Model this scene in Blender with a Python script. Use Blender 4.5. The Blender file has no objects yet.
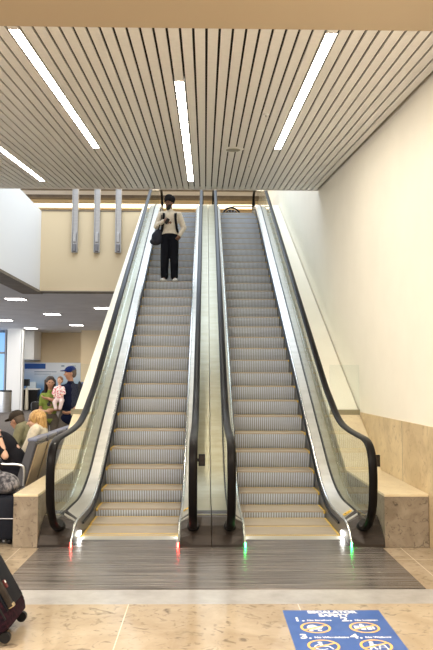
import bpy, bmesh, math, random
from mathutils import Vector, Matrix
from math import sin, cos, pi, radians, atan, sqrt, exp, log
random.seed(7)
C = bpy.context.scene.collection
S = bpy.context.scene

# ------------------------------------------------------------------ materials
def mat(name, col, rough=.5, metal=0., emit=None, es=0., spec=.5, alpha=None, coat=0.):
    m = bpy.data.materials.new(name); m.use_nodes = True
    b = m.node_tree.nodes['Principled BSDF']
    b.inputs['Base Color'].default_value = (*col, 1)
    b.inputs['Roughness'].default_value = rough
    b.inputs['Metallic'].default_value = metal
    b.inputs['Specular IOR Level'].default_value = spec
    b.inputs['Coat Weight'].default_value = coat
    if emit:
        b.inputs['Emission Color'].default_value = (*emit, 1); b.inputs['Emission Strength'].default_value = es
    return m
def noisy(m, c1, c2, scale=(4,4,4), detail=6., lo=.35, hi=.65, rough=None, bump=0., dist=0., nrough=.6):
    """colour varies between c1 and c2 with object-space noise"""
    nt = m.node_tree; N = nt.nodes; L = nt.links; b = N['Principled BSDF']
    tc = N.new('ShaderNodeTexCoord'); mp = N.new('ShaderNodeMapping'); mp.inputs['Scale'].default_value = scale
    L.new(tc.outputs['Object'], mp.inputs['Vector'])
    n = N.new('ShaderNodeTexNoise'); n.inputs['Scale'].default_value = 1.; n.inputs['Detail'].default_value = detail
    n.inputs['Roughness'].default_value = nrough; n.inputs['Distortion'].default_value = dist
    L.new(mp.outputs['Vector'], n.inputs['Vector'])
    r = N.new('ShaderNodeValToRGB'); r.color_ramp.elements[0].position = lo; r.color_ramp.elements[1].position = hi
    r.color_ramp.elements[0].color = (*c1, 1); r.color_ramp.elements[1].color = (*c2, 1)
    L.new(n.outputs['Fac'], r.inputs['Fac']); L.new(r.outputs['Color'], b.inputs['Base Color'])
    if rough:
        mr = N.new('ShaderNodeMapRange'); mr.inputs['To Min'].default_value = rough[0]; mr.inputs['To Max'].default_value = rough[1]
        L.new(n.outputs['Fac'], mr.inputs['Value']); L.new(mr.outputs['Result'], b.inputs['Roughness'])
    if bump:
        bp = N.new('ShaderNodeBump'); bp.inputs['Strength'].default_value = bump; bp.inputs['Distance'].default_value = .01
        L.new(n.outputs['Fac'], bp.inputs['Height']); L.new(bp.outputs['Normal'], b.inputs['Normal'])
    return m, r
def stone(name, c1, c2, c3, rough, joint=None, jcol=(.5,.42,.3), sc=3., off=(0,0,0)):
    """blotched travertine with veins, optional joint grid (object coords, world aligned)"""
    m = mat(name, c1, rough); nt = m.node_tree; N = nt.nodes; L = nt.links; b = N['Principled BSDF']
    tc = N.new('ShaderNodeTexCoord')
    n1 = N.new('ShaderNodeTexNoise'); n1.inputs['Scale'].default_value = sc; n1.inputs['Detail'].default_value = 8; n1.inputs['Roughness'].default_value = .62
    n1.inputs['Distortion'].default_value = .6
    n2 = N.new('ShaderNodeTexNoise'); n2.inputs['Scale'].default_value = sc*5; n2.inputs['Detail'].default_value = 6; n2.inputs['Distortion'].default_value = 1.5
    L.new(tc.outputs['Object'], n1.inputs['Vector']); L.new(tc.outputs['Object'], n2.inputs['Vector'])
    r1 = N.new('ShaderNodeValToRGB'); r1.color_ramp.elements[0].position = .36; r1.color_ramp.elements[1].position = .66
    r1.color_ramp.elements[0].color = (*c1, 1); r1.color_ramp.elements[1].color = (*c2, 1)
    L.new(n1.outputs['Fac'], r1.inputs['Fac'])
    r2 = N.new('ShaderNodeValToRGB'); r2.color_ramp.elements[0].position = .56; r2.color_ramp.elements[1].position = .74
    r2.color_ramp.elements[0].color = (0,0,0,1); r2.color_ramp.elements[1].color = (1,1,1,1)
    L.new(n2.outputs['Fac'], r2.inputs['Fac'])
    mx = N.new('ShaderNodeMix'); mx.data_type = 'RGBA'; L.new(r2.outputs['Color'], mx.inputs['Factor'])
    L.new(r1.outputs['Color'], mx.inputs[6]); mx.inputs[7].default_value = (*c3, 1)
    out = mx.outputs[2]
    if joint:
        mp = N.new('ShaderNodeMapping'); mp.inputs['Location'].default_value = off; L.new(tc.outputs['Object'], mp.inputs['Vector'])
        br = N.new('ShaderNodeTexBrick'); br.offset = 0; br.inputs['Scale'].default_value = 1
        br.inputs['Brick Width'].default_value = joint[0]; br.inputs['Row Height'].default_value = joint[1]; br.inputs['Mortar Size'].default_value = joint[2]
        br.inputs['Color1'].default_value = (1,1,1,1); br.inputs['Color2'].default_value = (.9,.9,.9,1); br.inputs['Mortar'].default_value = (0,0,0,1)
        L.new(mp.outputs['Vector'], br.inputs['Vector'])
        m2 = N.new('ShaderNodeMix'); m2.data_type = 'RGBA'; L.new(br.outputs['Fac'], m2.inputs['Factor'])
        L.new(out, m2.inputs[6]); m2.inputs[7].default_value = (*jcol, 1); out = m2.outputs[2]
    L.new(out, b.inputs['Base Color'])
    return m
def glassmat(name, tint=(.95,.98,.96), base=.05, rough=.02):
    m = bpy.data.materials.new(name); m.use_nodes = True; nt = m.node_tree; N = nt.nodes; L = nt.links; N.clear()
    o = N.new('ShaderNodeOutputMaterial'); t = N.new('ShaderNodeBsdfTransparent'); g = N.new('ShaderNodeBsdfGlossy'); x = N.new('ShaderNodeMixShader')
    f = N.new('ShaderNodeFresnel'); f.inputs['IOR'].default_value = 1.45
    t.inputs['Color'].default_value = (*tint, 1); g.inputs['Roughness'].default_value = rough
    ge = N.new('ShaderNodeNewGeometry'); iv = N.new('ShaderNodeMath'); iv.operation = 'SUBTRACT'; iv.inputs[0].default_value = 1.
    ml = N.new('ShaderNodeMath'); ml.operation = 'MULTIPLY'; L.new(ge.outputs['Backfacing'], iv.inputs[1]); L.new(iv.outputs[0], ml.inputs[0]); L.new(f.outputs['Fac'], ml.inputs[1])
    L.new(ml.outputs[0], x.inputs['Fac']); L.new(t.outputs[0], x.inputs[1]); L.new(g.outputs[0], x.inputs[2]); L.new(x.outputs[0], o.inputs['Surface'])
    return m

M = {}
M['wall'] = noisy(mat('cream wall paint', (.88,.82,.70), .6), (.87,.81,.69), (.90,.84,.72), (1.5,1.5,1.5))[0]
M['wall_tan'] = mat('tan wall paint', (.76,.61,.39), .6)
M['wall_far'] = noisy(mat('beige far wall', (.70,.56,.36), .7), (.68,.54,.34), (.73,.59,.39), (.6,.6,.6))[0]
M['beige'] = mat('beige soffit paint', (.50,.40,.275), .65)
M['white'] = mat('white paint', (.84,.84,.84), .6)
M['brown'] = noisy(mat('brown soffit', (.2,.16,.12), .6), (.17,.14,.11), (.24,.2,.15), (3,3,3))[0]
M['ceil_grey'] = noisy(mat('grey ceiling tile', (.68,.67,.69), .8), (.64,.63,.65), (.72,.71,.73), (1,1,1))[0]
M['slat'] = noisy(mat('ceiling slat', (.80,.785,.76), .45), (.78,.765,.74), (.82,.805,.78), (20,20,20))[0]
M['gap'] = mat('dark void', (.02,.018,.016), .9)
M['floor'] = stone('polished tan floor', (.44,.365,.27), (.32,.25,.17), (.18,.14,.10), .11, (1.2,1.2,.004), (.62,.53,.42), 2.2, (.57,.75,0))
M['band'] = noisy(mat('pale grey stone band', (.36,.355,.35), .2), (.32,.315,.31), (.40,.395,.39), (5,5,5))[0]
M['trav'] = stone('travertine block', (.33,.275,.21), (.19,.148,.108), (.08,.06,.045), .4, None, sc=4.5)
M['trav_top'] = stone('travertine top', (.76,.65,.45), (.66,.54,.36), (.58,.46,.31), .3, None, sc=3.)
M['trav_wall'] = stone('travertine cladding', (.70,.55,.34), (.52,.38,.21), (.38,.26,.14), .35, None, sc=2.2)
M['carpet'] = noisy(mat('brown grey carpet', (.1,.085,.075), .95), (.04,.034,.03), (.12,.10,.09), (30,30,30))[0]
def ridged():
    m = mat('ridged floor plate', (.2,.17,.15), .27, .35); nt = m.node_tree; N = nt.nodes; L = nt.links; b = N['Principled BSDF']
    tc = N.new('ShaderNodeTexCoord'); mp = N.new('ShaderNodeMapping'); mp.inputs['Scale'].default_value = (1.1, 42, 1)
    L.new(tc.outputs['Object'], mp.inputs['Vector'])
    n = N.new('ShaderNodeTexNoise'); n.inputs['Scale'].default_value = 1; n.inputs['Detail'].default_value = 5; n.inputs['Distortion'].default_value = .3
    L.new(mp.outputs[0], n.inputs['Vector'])
    r = N.new('ShaderNodeValToRGB'); r.color_ramp.elements[0].position = .3; r.color_ramp.elements[1].position = .72
    r.color_ramp.elements[0].color = (.05,.042,.038,1); r.color_ramp.elements[1].color = (.30,.27,.25,1)
    L.new(n.outputs['Fac'], r.inputs['Fac']); L.new(r.outputs[0], b.inputs['Base Color'])
    bp = N.new('ShaderNodeBump'); bp.inputs['Strength'].default_value = .25; bp.inputs['Distance'].default_value = .004
    L.new(n.outputs['Fac'], bp.inputs['Height']); L.new(bp.outputs[0], b.inputs['Normal'])
    return m
M['plate'] = ridged()
M['step'] = noisy(mat('ribbed aluminium', (.60,.67,.80), .38, .3), (.56,.63,.76), (.65,.72,.85), (2,8,8))[0]
M['tread'] = noisy(mat('worn tread aluminium', (.44,.37,.28), .45, .3), (.40,.33,.25), (.48,.41,.32), (2,8,8))[0]
M['groove'] = mat('shaded riser groove', (.30,.31,.34), .6, .2)  # recess shade put into the colour of the riser valleys
M['yellow'] = noisy(mat('worn yellow demarcation', (.75,.50,.08), .5), (.62,.42,.10), (.80,.56,.10), (14,14,14))[0]
M['steel'] = noisy(mat('satin stainless steel', (.50,.50,.51), .3, .9), (.46,.46,.47), (.55,.55,.56), (3,1,30))[0]
M['deck'] = noisy(mat('inner deck steel', (.50,.485,.44), .38, .5), (.46,.445,.40), (.54,.525,.48), (3,1,20))[0]
M['outdeck'] = noisy(mat('warm outer deck steel', (.34,.31,.21), .32, .6), (.31,.28,.18), (.37,.34,.24), (3,1,20))[0]
M['skirt'] = mat('dark skirt steel', (.22,.22,.24), .35, .9)
M['trim'] = mat('bright trim', (.66,.66,.64), .22, .9)
M['rubber'] = mat('black handrail rubber', (.005,.004,.004), .36, 0., spec=.10)
M['bronze'] = noisy(mat('dark bronze cap', (.03,.023,.019), .33, .2, spec=.25), (.024,.018,.015), (.042,.032,.026), (4,4,30))[0]
M['black'] = mat('black plastic', (.008,.008,.009), .4, spec=.25)
M['glass'] = glassmat('balustrade glass')
M['glass2'] = glassmat('barrier glass', (.96,.975,.97))
M['truss'] = mat('truss panel', (.55,.5,.42), .5, .3)
M['lamp'] = mat('lamp diffuser', (1,1,1), .5, emit=(1,.93,.80), es=22)
M['lamp_far'] = mat('far lamp diffuser', (1,1,1), .5, emit=(1,.97,.90), es=9)
M['cove'] = mat('cove lamp', (1,1,1), .5, emit=(1,.84,.55), es=1.6)
M['led'] = mat('comb light', (1,1,1), .5, emit=(1,1,.95), es=14)
M['red'] = mat('red signal', (1,.1,.1), .5, emit=(1,.03,.02), es=25)
M['green'] = mat('green signal', (.1,1,.2), .5, emit=(.02,1,.12), es=25)
M['window'] = mat('daylight window', (.3,.5,.7), .2, emit=(.10,.28,.62), es=.5)
M['signblue'] = noisy(mat('blue decal', (.035,.10,.34), .35), (.03,.09,.31), (.045,.115,.37), (6,6,6))[0]
M['ink'] = mat('white print', (.85,.86,.88), .4)
M['orange'] = mat('orange print', (.85,.47,.14), .4)
M['label'] = mat('yellow label', (.9,.55,.03), .45)
M['chairgrey'] = mat('grey chair vinyl', (.085,.085,.10), .4)
M['chairback'] = mat('tan chair shell', (.33,.25,.16), .35)
M['chairtop'] = mat('slate chair edge', (.16,.18,.27), .35)

# ------------------------------------------------------------------ helpers
def obj(name, bm, m, parent=None, smooth=False, sharp=35):
    if isinstance(bm, bpy.types.Mesh): me = bm
    else:
        bmesh.ops.recalc_face_normals(bm, faces=bm.faces)
        me = bpy.data.meshes.new(name); bm.to_mesh(me); bm.free()
    for q in (m if isinstance(m, (list, tuple)) else [m]): me.materials.append(q)
    if smooth:
        for p in me.polygons: p.use_smooth = True
        if smooth != 'all':
            try: me.set_sharp_from_angle(angle=radians(sharp))
            except Exception: pass
    o = bpy.data.objects.new(name, me); C.objects.link(o)
    if parent: o.parent = parent
    return o
def tag(o, label, cat, group=None, kind=None):
    o['label'] = label; o['category'] = cat
    if group: o['group'] = group
    if kind: o['kind'] = kind
    return o
def thing(name, label, cat, loc=(0,0,0), rot=(0,0,0), group=None):
    o = bpy.data.objects.new(name, None); C.objects.link(o); o.location = loc; o.rotation_euler = rot
    o.empty_display_size = .1
    return tag(o, label, cat, group)
def struct(name, bm, m, parent=None, **k):
    o = obj(name, bm, m, parent, **k)
    if not parent: o['kind'] = 'structure'
    return o
def copy_tree(o, parent=None):
    c = o.copy(); C.objects.link(c); c.parent = parent
    for ch in list(o.children): copy_tree(ch, c)
    return c
def B(): return bmesh.new()
def box(bm, x0, x1, y0, y1, z0, z1, mi=0, bev=0.):
    r = bmesh.ops.create_cube(bm, size=1.)
    for v in r['verts']:
        v.co = Vector(((x0+x1)/2+v.co.x*(x1-x0), (y0+y1)/2+v.co.y*(y1-y0), (z0+z1)/2+v.co.z*(z1-z0)))
    fs = set(f for v in r['verts'] for f in v.link_faces)
    for f in fs: f.material_index = mi
    if bev > 0:
        es = list(set(e for v in r['verts'] for e in v.link_edges))
        bmesh.ops.bevel(bm, geom=es, offset=bev, segments=2, affect='EDGES', profile=.5)
    return bm
def boxb(*a, **k): return box(B(), *a, **k)
def prism_x(bm, poly, x0, x1, mi=0):
    """poly = (y,z) list extruded along x"""
    a = [bm.verts.new((x0, p[0], p[1])) for p in poly]; b = [bm.verts.new((x1, p[0], p[1])) for p in poly]
    n = len(poly); fs = [bm.faces.new(a), bm.faces.new(b[::-1])]
    for i in range(n): fs.append(bm.faces.new((a[i], b[i], b[(i+1)%n], a[(i+1)%n])))
    for f in fs: f.material_index = mi
    return bm
def strip_x(bm, lo, hi, x0, x1, x0b=None, x1b=None):
    """solid between two (y,z) curves of equal length; x range may differ for lo and hi"""
    if x0b is None: x0b, x1b = x0, x1
    rings = []
    for (l, h) in zip(lo, hi):
        rings.append([bm.verts.new((x0, *l)), bm.verts.new((x1, *l)), bm.verts.new((x1b, *h)), bm.verts.new((x0b, *h))])
    for a, b in zip(rings, rings[1:]):
        for k in range(4): bm.faces.new((a[k], a[(k+1)%4], b[(k+1)%4], b[k]))
    bm.faces.new(rings[0][::-1]); bm.faces.new(rings[-1])
    return bm
def tube(bm, pts, r, seg=10, cap=True):
    pts = [Vector(p) for p in pts]; rs = r if isinstance(r, (list, tuple)) else [r]*len(pts)
    rings = []; up = None
    for i, p in enumerate(pts):
        t = (pts[min(i+1, len(pts)-1)]-pts[max(i-1, 0)]).normalized()
        if up is None:
            up = Vector((0,0,1)) if abs(t.z) < .9 else Vector((0,1,0))
        s = t.cross(up).normalized(); u = s.cross(t).normalized(); up = u
        rings.append([bm.verts.new(p+(s*cos(2*pi*k/seg)+u*sin(2*pi*k/seg))*rs[i]) for k in range(seg)])
    for a, b in zip(rings, rings[1:]):
        for k in range(seg): bm.faces.new((a[k], a[(k+1)%seg], b[(k+1)%seg], b[k]))
    if cap: bm.faces.new(rings[0][::-1]); bm.faces.new(rings[-1])
    return bm
def cap(bm, p0, p1, r0, r1=None, seg=14, n=5):
    """tapered capsule"""
    if r1 is None: r1 = r0
    p0 = Vector(p0); p1 = Vector(p1); d = (p1-p0); L = d.length; d = d.normalized() if L > 1e-6 else Vector((0,0,1))
    P = []; R = []
    for i in range(n+1):
        a = pi/2*(1-i/n)
        if i < n+1: P.append(p0-d*r0*sin(a)); R.append(max(r0*cos(a), r0*.05))
    for i in range(n+1):
        a = pi/2*i/n
        P.append(p1+d*r1*sin(a)); R.append(max(r1*cos(a), r1*.05))
    return tube(bm, P, R, seg)
def ell(bm, c, r, rot=None, seg=20, rings=12):
    q = bmesh.ops.create_uvsphere(bm, u_segments=seg, v_segments=rings, radius=1.)
    mx = Matrix.Translation(Vector(c)) @ (rot.to_4x4() if rot is not None else Matrix.Identity(4)) @ Matrix.Diagonal((*r, 1))
    bmesh.ops.transform(bm, matrix=mx, verts=q['verts'])
    return bm
def fused(bm, voxel=.01, smooth=2):
    """fuse overlapping closed shapes into one continuous surface"""
    bmesh.ops.recalc_face_normals(bm, faces=bm.faces)
    me = bpy.data.meshes.new('tmp'); bm.to_mesh(me); bm.free()
    o = bpy.data.objects.new('tmp', me); C.objects.link(o)
    r = o.modifiers.new('r', 'REMESH'); r.mode = 'VOXEL'; r.voxel_size = voxel
    if smooth:
        s = o.modifiers.new('s', 'SMOOTH'); s.iterations = smooth; s.factor = .5
    dg = bpy.context.evaluated_depsgraph_get(); dg.update()
    res = bpy.data.meshes.new_from_object(o.evaluated_get(dg)); res.materials.clear()
    bpy.data.objects.remove(o); bpy.data.meshes.remove(me)
    return res
def catmull(pts, n=8):
    out = []; P = [pts[0]]+list(pts)+[pts[-1]]
    for i in range(1, len(P)-2):
        p0, p1, p2, p3 = P[i-1], P[i], P[i+1], P[i+2]
        for k in range(n):
            t = k/n
            out.append(tuple(.5*((2*b)+(-a+c)*t+(2*a-5*b+4*c-d)*t*t+(-a+3*b-3*c+d)*t**3) for a, b, c, d in zip(p0, p1, p2, p3)))
    out.append(tuple(pts[-1])); return out
def text_mesh(s, size, align='LEFT', ext=.0004, bold=0.):
    cu = bpy.data.curves.new('t', 'FONT'); cu.body = s; cu.size = size; cu.align_x = align; cu.extrude = ext; cu.offset = bold
    o = bpy.data.objects.new('t', cu); C.objects.link(o)
    dg = bpy.context.evaluated_depsgraph_get(); dg.update()
    me = bpy.data.meshes.new_from_object(o.evaluated_get(dg)); me.materials.clear(); bpy.data.objects.remove(o)
    return me

# ------------------------------------------------------------------ camera
f, pitch, yaw, roll = 691.68, .07935, .01676, .00315
Rv = Vector((cos(yaw), -sin(yaw), 0)); Fh = Vector((sin(yaw), cos(yaw), 0)); U = Vector((0,0,1))
F = Fh*cos(pitch)+U*sin(pitch); V = -Fh*sin(pitch)+U*cos(pitch)
R2 = Rv*cos(roll)+V*sin(roll); V2 = -Rv*sin(roll)+V*cos(roll)
cd = bpy.data.cameras.new('camera'); cam = bpy.data.objects.new('camera', cd); C.objects.link(cam)
cd.sensor_fit = 'VERTICAL'; cd.sensor_height = 36; cd.lens = f/650*36; cd.clip_end = 200
mw = Matrix((R2, V2, -F)).transposed().to_4x4(); mw.translation = Vector((-.0387, -7.0194, 1.5838)); cam.matrix_world = mw
S.camera = cam

# ------------------------------------------------------------------ setting
XR = 2.13
struct('floor', boxb(-12, XR+.2, -1.975, -1.635, -.2, 0), M['band'])
o = struct('floor_granite', boxb(-12, XR+.2, -10, -1.975, -.2, 0), M['floor']); o.name = 'floor'
struct('floor', boxb(-12, XR+.2, -1.635, 14, -.2, -.001), M['floor'])
struct('floor', boxb(-16, -1.86, 1.3, 33, -.01, .006), M['carpet'])
struct('floor', boxb(-16, -12, -10, 33, -.2, -.002), M['floor'])
struct('floor', boxb(-12, XR+.2, 14, 33, -.2, -.002), M['floor'])
t = tag(obj('floor_plate', boxb(-1.59, 1.655, -1.63, -.33, -.05, .006, bev=.002), M['plate']), 'dark brown ridged metal landing plate in front of both escalators', 'floor plate')

wr = struct('wall_right', boxb(XR, XR+.2, -10, 33, 0, 11), M['wall'])
struct('stone_cladding', boxb(XR-.015, XR, -10, 2.577, 0, 1.145), M['trav_wall'], wr)
bm = B()
for yy in (-5.2, -3.4, -1.6, .55): box(bm, XR-.0165, XR-.0145, yy, yy+.006, .0, 1.144)
struct('cladding_joints', bm, M['brown'], wr)

# slatted ceiling, tilted up towards the back
SL = .110; CY0, CY1 = -1.75, 5.98
def cz(y): return 4.496+SL*(y+.655)
ca = atan(SL); clen = (CY1-CY0)/cos(ca); pitchx = .1067
cex = thing('ceiling', '', 'ceiling', (0, CY0, cz(CY0)), (ca, 0, 0)); del cex['label'], cex['category']; cex['kind'] = 'structure'
lights = {-6:(0,0)}
bm = B()
LT = [(-.303, -.40, 5.12), (-1.583, -1.645, 2.55), (.977, -1.64, 2.53), (-2.97, 1.1, 5.24)]
x = .07+pitchx*19
k = 0
while x > -5.6:
    xa, xb = x-pitchx+.0105, x-.0105
    if xa > XR-.01: x -= pitchx; continue
    xb = min(xb, XR-.005)
    seg = [(0.03, clen)]
    for (lx, la, lb) in LT:
        if xa < lx < xb:
            a, b = (la-CY0)/cos(ca), (lb-CY0)/cos(ca); seg = [(0.03, a-.004), (b+.004, clen)]
    for (a, b) in seg:
        if b-a > .02: box(bm, xa, xb, a, b, 0, .02)
    x -= pitchx
obj('ceiling_slats', bm, M['slat'], cex)
obj('ceiling_void', boxb(-5.7, XR, .03, clen, .05, .30), M['gap'], cex)
obj('edge_trim', boxb(-5.7, XR-.001, clen, clen+.03, -.012, .32), M['slat'], cex)
struct('ceiling_soffit', boxb(-9, XR, -10, CY0+.03, cz(CY0)-.004, cz(CY0)+.3), M['beige']).name = 'ceiling'
LL = ['long white ceiling light, the middle one running over the gap between the escalators',
      'long white ceiling light in the slats, upper left, starting at the beige soffit',
      'long white ceiling light in the slats on the right, nearest the right wall',
      'long white ceiling light in the slats at the far left edge of the photo']
for (lx, la, lb), lab in zip(LT, LL):
    t = thing('ceiling_light', lab, 'ceiling light', (lx, la, cz(la)), (ca, 0, 0), 'linear lights in the slatted ceiling')
    ln = (lb-la)/cos(ca)
    obj('diffuser', boxb(-.0425, .0425, .004, ln-.004, -.001, .012), M['lamp'], t)
    bm = B(); box(bm, -.045, -.0425, 0, ln, -.003, .045); box(bm, .0425, .045, 0, ln, -.003, .045); box(bm, -.044, .044, 0, .004, -.003, .045); box(bm, -.044, .044, ln-.004, ln, -.003, .045)
    obj('frame', bm, M['slat'], t)
# round vent and small heads in the ceiling
t = thing('ceiling_speaker', 'round pale ceiling speaker plate between the middle and right lights', 'speaker', (.35, 2.55, cz(2.55)), (ca,0,0))
bm = B(); bmesh.ops.create_cone(bm, cap_ends=True, segments=40, radius1=.135, radius2=.155, depth=.012); obj('face_plate', bm, M['slat'], t, smooth=True).location.z = -.008
bm = B(); bmesh.ops.create_cone(bm, cap_ends=True, segments=32, radius1=.10, radius2=.10, depth=.006); obj('grille', bm, M['outdeck'], t).location.z = -.016
for (sx, sy, lab) in ((.656, .745, 'small white sprinkler head beside the right ceiling light'), (.646, 3.66, 'small white sprinkler head near the far edge of the slats')):
    t = thing('sprinkler', lab, 'sprinkler', (sx, sy, cz(sy)), (ca,0,0))
    bm = B(); bmesh.ops.create_cone(bm, cap_ends=True, segments=20, radius1=.03, radius2=.036, depth=.012); obj('plate', bm, M['white'], t).location.z = -.007
    bm = B(); tube(bm, [(0,0,-.01),(0,0,-.035)], .008); obj('head', bm, M['steel'], t)

# upper floor, opening and its edges
UF = 6.40
struct('floor_upper', boxb(-4.84, XR, 13.45, 21, 4.31, UF), M['floor'])
fb = struct('wall_edge', boxb(-4.84, -1.64, 13.0, 13.45, 4.15, 6.50), M['wall_tan']); fb.name = 'wall_back_upper'
struct('edge_trim', boxb(-4.84, -1.64, 12.985, 13.2, 6.50, 6.53), M['brown'], fb)
struct('bottom_trim', boxb(-4.84, -1.64, 12.99, 13.4, 4.12, 4.15), M['brown'], fb)
struct('wall_left_upper', boxb(-5.40, -4.84, 3.0, 13.45, 4.17, 6.50), M['white'])
struct('trim_1', boxb(-5.43, -4.845, 3.0, 13.4, 4.10, 4.17), M['brown'])
bm = B(); box(bm, -16, -5.43, 3.0, 33, 4.15, 4.3); box(bm, -5.43, XR, 13.45, 33, 4.1501, 4.3)
struct('ceiling_lower', bm, M['ceil_grey'])
# wall and coves far back on the upper floor
struct('wall_far_upper', boxb(-14, XR, 20.9, 21.1, UF, 10.5), M['wall_tan'])
bm = B(); box(bm, -14, XR, 17.0, 20.9, 9.05, 9.2); struct('ceiling_upper', bm, M['ceil_grey'])
bm = B(); box(bm, -14, XR, 20.6, 20.9, 8.93, 9.05); box(bm, -14, XR, 19.6, 19.75, 8.98, 9.05); struct('trim_2', bm, M['brown'])
t = thing('cove_light', 'long warm cove light across the far upper wall', 'cove light', (-6, 20.7, 8.56))
obj('diffuser', boxb(-8, 8.1, -.02, .02, 0, .15), M['cove'], t); obj('tray', boxb(-8, 8.1, .03, .19, -.05, .15), M['wall_tan'], t)
# lower hall at the back left
struct('wall_back', boxb(-16, XR, 31, 31.2, 0, 4.15), M['wall_far'])
struct('trim_3', boxb(-6.5, -2.0, 29.2, 31, 0, 4.15), M['wall_far'])
w = struct('window_1', boxb(-14.6, -10.35, 29.0, 29.06, .3, 4.0), M['window'])
bm = B()
for xx in (-14.6, -12.9, -11.6, -10.4): box(bm, xx, xx+.08, 28.94, 29.1, .0, 4.15)
box(bm, -14.6, -10.35, 28.94, 29.1, 2.9, 3.0); box(bm, -14.6, -10.35, 28.94, 29.1, 0, .3)
struct('window_frame', bm, M['skirt'], w)
struct('wall_left_1', boxb(-10.06, -9.36, 28.2, 28.9, 0, 4.15), M['white']).name = 'wall_column'
struct('wall_left_2', boxb(-9.33, -9.26, 28.2, 28.4, 0, 4.15), M['white']).name = 'wall_column'
struct('wall_return', boxb(-9.60, -8.98, 29.3, 30.9, 2.62, 4.15), M['white'])
LC = [(-6.1,15.1,'square ceiling light of the lower hall, nearest the grey bulkhead'), (-6.05,20.2,'square lower-hall ceiling light in the middle of the left ceiling'), (-8.7,23.0,'square lower-hall ceiling light at the far left edge'),
      (-6.1,25.6,'square lower-hall ceiling light over the waiting family'), (-3.7,17.8,'square lower-hall ceiling light beside the left escalator'), (-8.8,27.9,'square lower-hall ceiling light by the white column')]
for (x, y, lab) in LC:
    t = thing('troffer_light', lab, 'ceiling light', (x, y, 4.15), (0,0,0), 'square lights of the lower hall')
    obj('diffuser', boxb(-.29,.29,-.29,.29,-.012,-.004), M['lamp_far'], t)
    bm = B(); box(bm,-.32,.32,-.32,-.29,-.015,0); box(bm,-.32,.32,.29,.32,-.015,0); box(bm,-.32,-.29,-.29,.29,-.015,0); box(bm,.29,.32,-.29,.29,-.015,0)
    obj('frame', bm, M['white'], t)

# metal posts fixed to the upper slab edge
for i, (x, lab) in enumerate(((-3.84,'brushed metal channel post on the tan upper wall, leftmost of three'), (-3.20,'brushed metal channel post on the tan upper wall, middle of three'), (-2.58,'brushed metal channel post on the tan upper wall, nearest the escalator'))):
    t = thing('metal_post', lab, 'post', (x, 13.0, 5.27), (0,0,0), 'metal posts on the upper slab edge')
    bm = B(); box(bm, -.085, -.065, -.12, 0, 0, 2.2); box(bm, .065, .085, -.12, 0, 0, 2.2); box(bm, -.065, .065, -.05, -.03, 0, 2.2)
    obj('channel', bm, M['steel'], t)
    obj('lower_box', boxb(-.05,.05,-.14,-.05,.02,.24,bev=.008), M['skirt'], t)
    obj('upper_box', boxb(-.045,.045,-.12,-.05,.30,.58,bev=.008), M['steel'], t)

# stone blocks and sloping ledges beside the escalators
def side_ledge(x0, x1, labb, nb):
    bl = thing('stone_block', labb, 'stone block', ((x0+x1)/2, -.32, 0))
    w = (x1-x0)/2
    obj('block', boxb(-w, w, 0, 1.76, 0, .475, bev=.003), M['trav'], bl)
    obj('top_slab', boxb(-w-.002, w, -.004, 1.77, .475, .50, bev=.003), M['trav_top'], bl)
    s = .54; z = lambda y: .5+(y-1.45)*s
    bm = B(); prism_x(bm, [(1.451, 0), (1.451, .5), (2.62, z(2.62)), (2.62, 0)], x0, x1); 
    lo = struct(nb, bm, M['trav_top'])
    bm = B(); prism_x(bm, [(2.621, 0), (2.621, z(2.62)), (12.95, z(12.95)), (12.95, z(12.95)-.35), (4.6, 0)], x0, x1)
    struct('upper_ledge', bm, M['wall'], lo)
    return z
zl = side_ledge(1.685, XR-.020, 'mottled tan stone block on the floor beside the right wall', 'trim_4')
side_ledge(-1.845, -1.612, 'narrow mottled stone block at the foot of the left escalator', 'trim_5')
for (x0, x1, lab) in ((1.70, XR-.02, 'clear glass climb barrier between right escalator and right wall'), (-1.875, -1.62, 'clear glass climb barrier beside the left escalator')):
    t = thing('glass_barrier', lab, 'glass barrier', ((x0+x1)/2, 2.6, 1.14)); w = (x1-x0)/2
    obj('pane', boxb(-w, w, -.006, .006, .0, .66), M['glass2'], t)
    obj('base_rail', boxb(-w, w, -.02, .02, -.045, .04), M['outdeck'], t)

# ------------------------------------------------------------------ escalator
T = math.tan(radians(30)); Y0, Z0, RISE = 3.734, 1.5256, .2119; TOPZ = 6.43
def nos(y): return Z0+(y-Y0)*T
def sm(a, b, k):  # smooth max
    h = max(k-abs(a-b), 0)/k; return max(a, b)+h*h*k*.25
def smn(a, b, k): return -sm(-a, -b, k)
def deck(y, off, low): return smn(sm(low, nos(y)+off, .32), TOPZ+low, .5)
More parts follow.
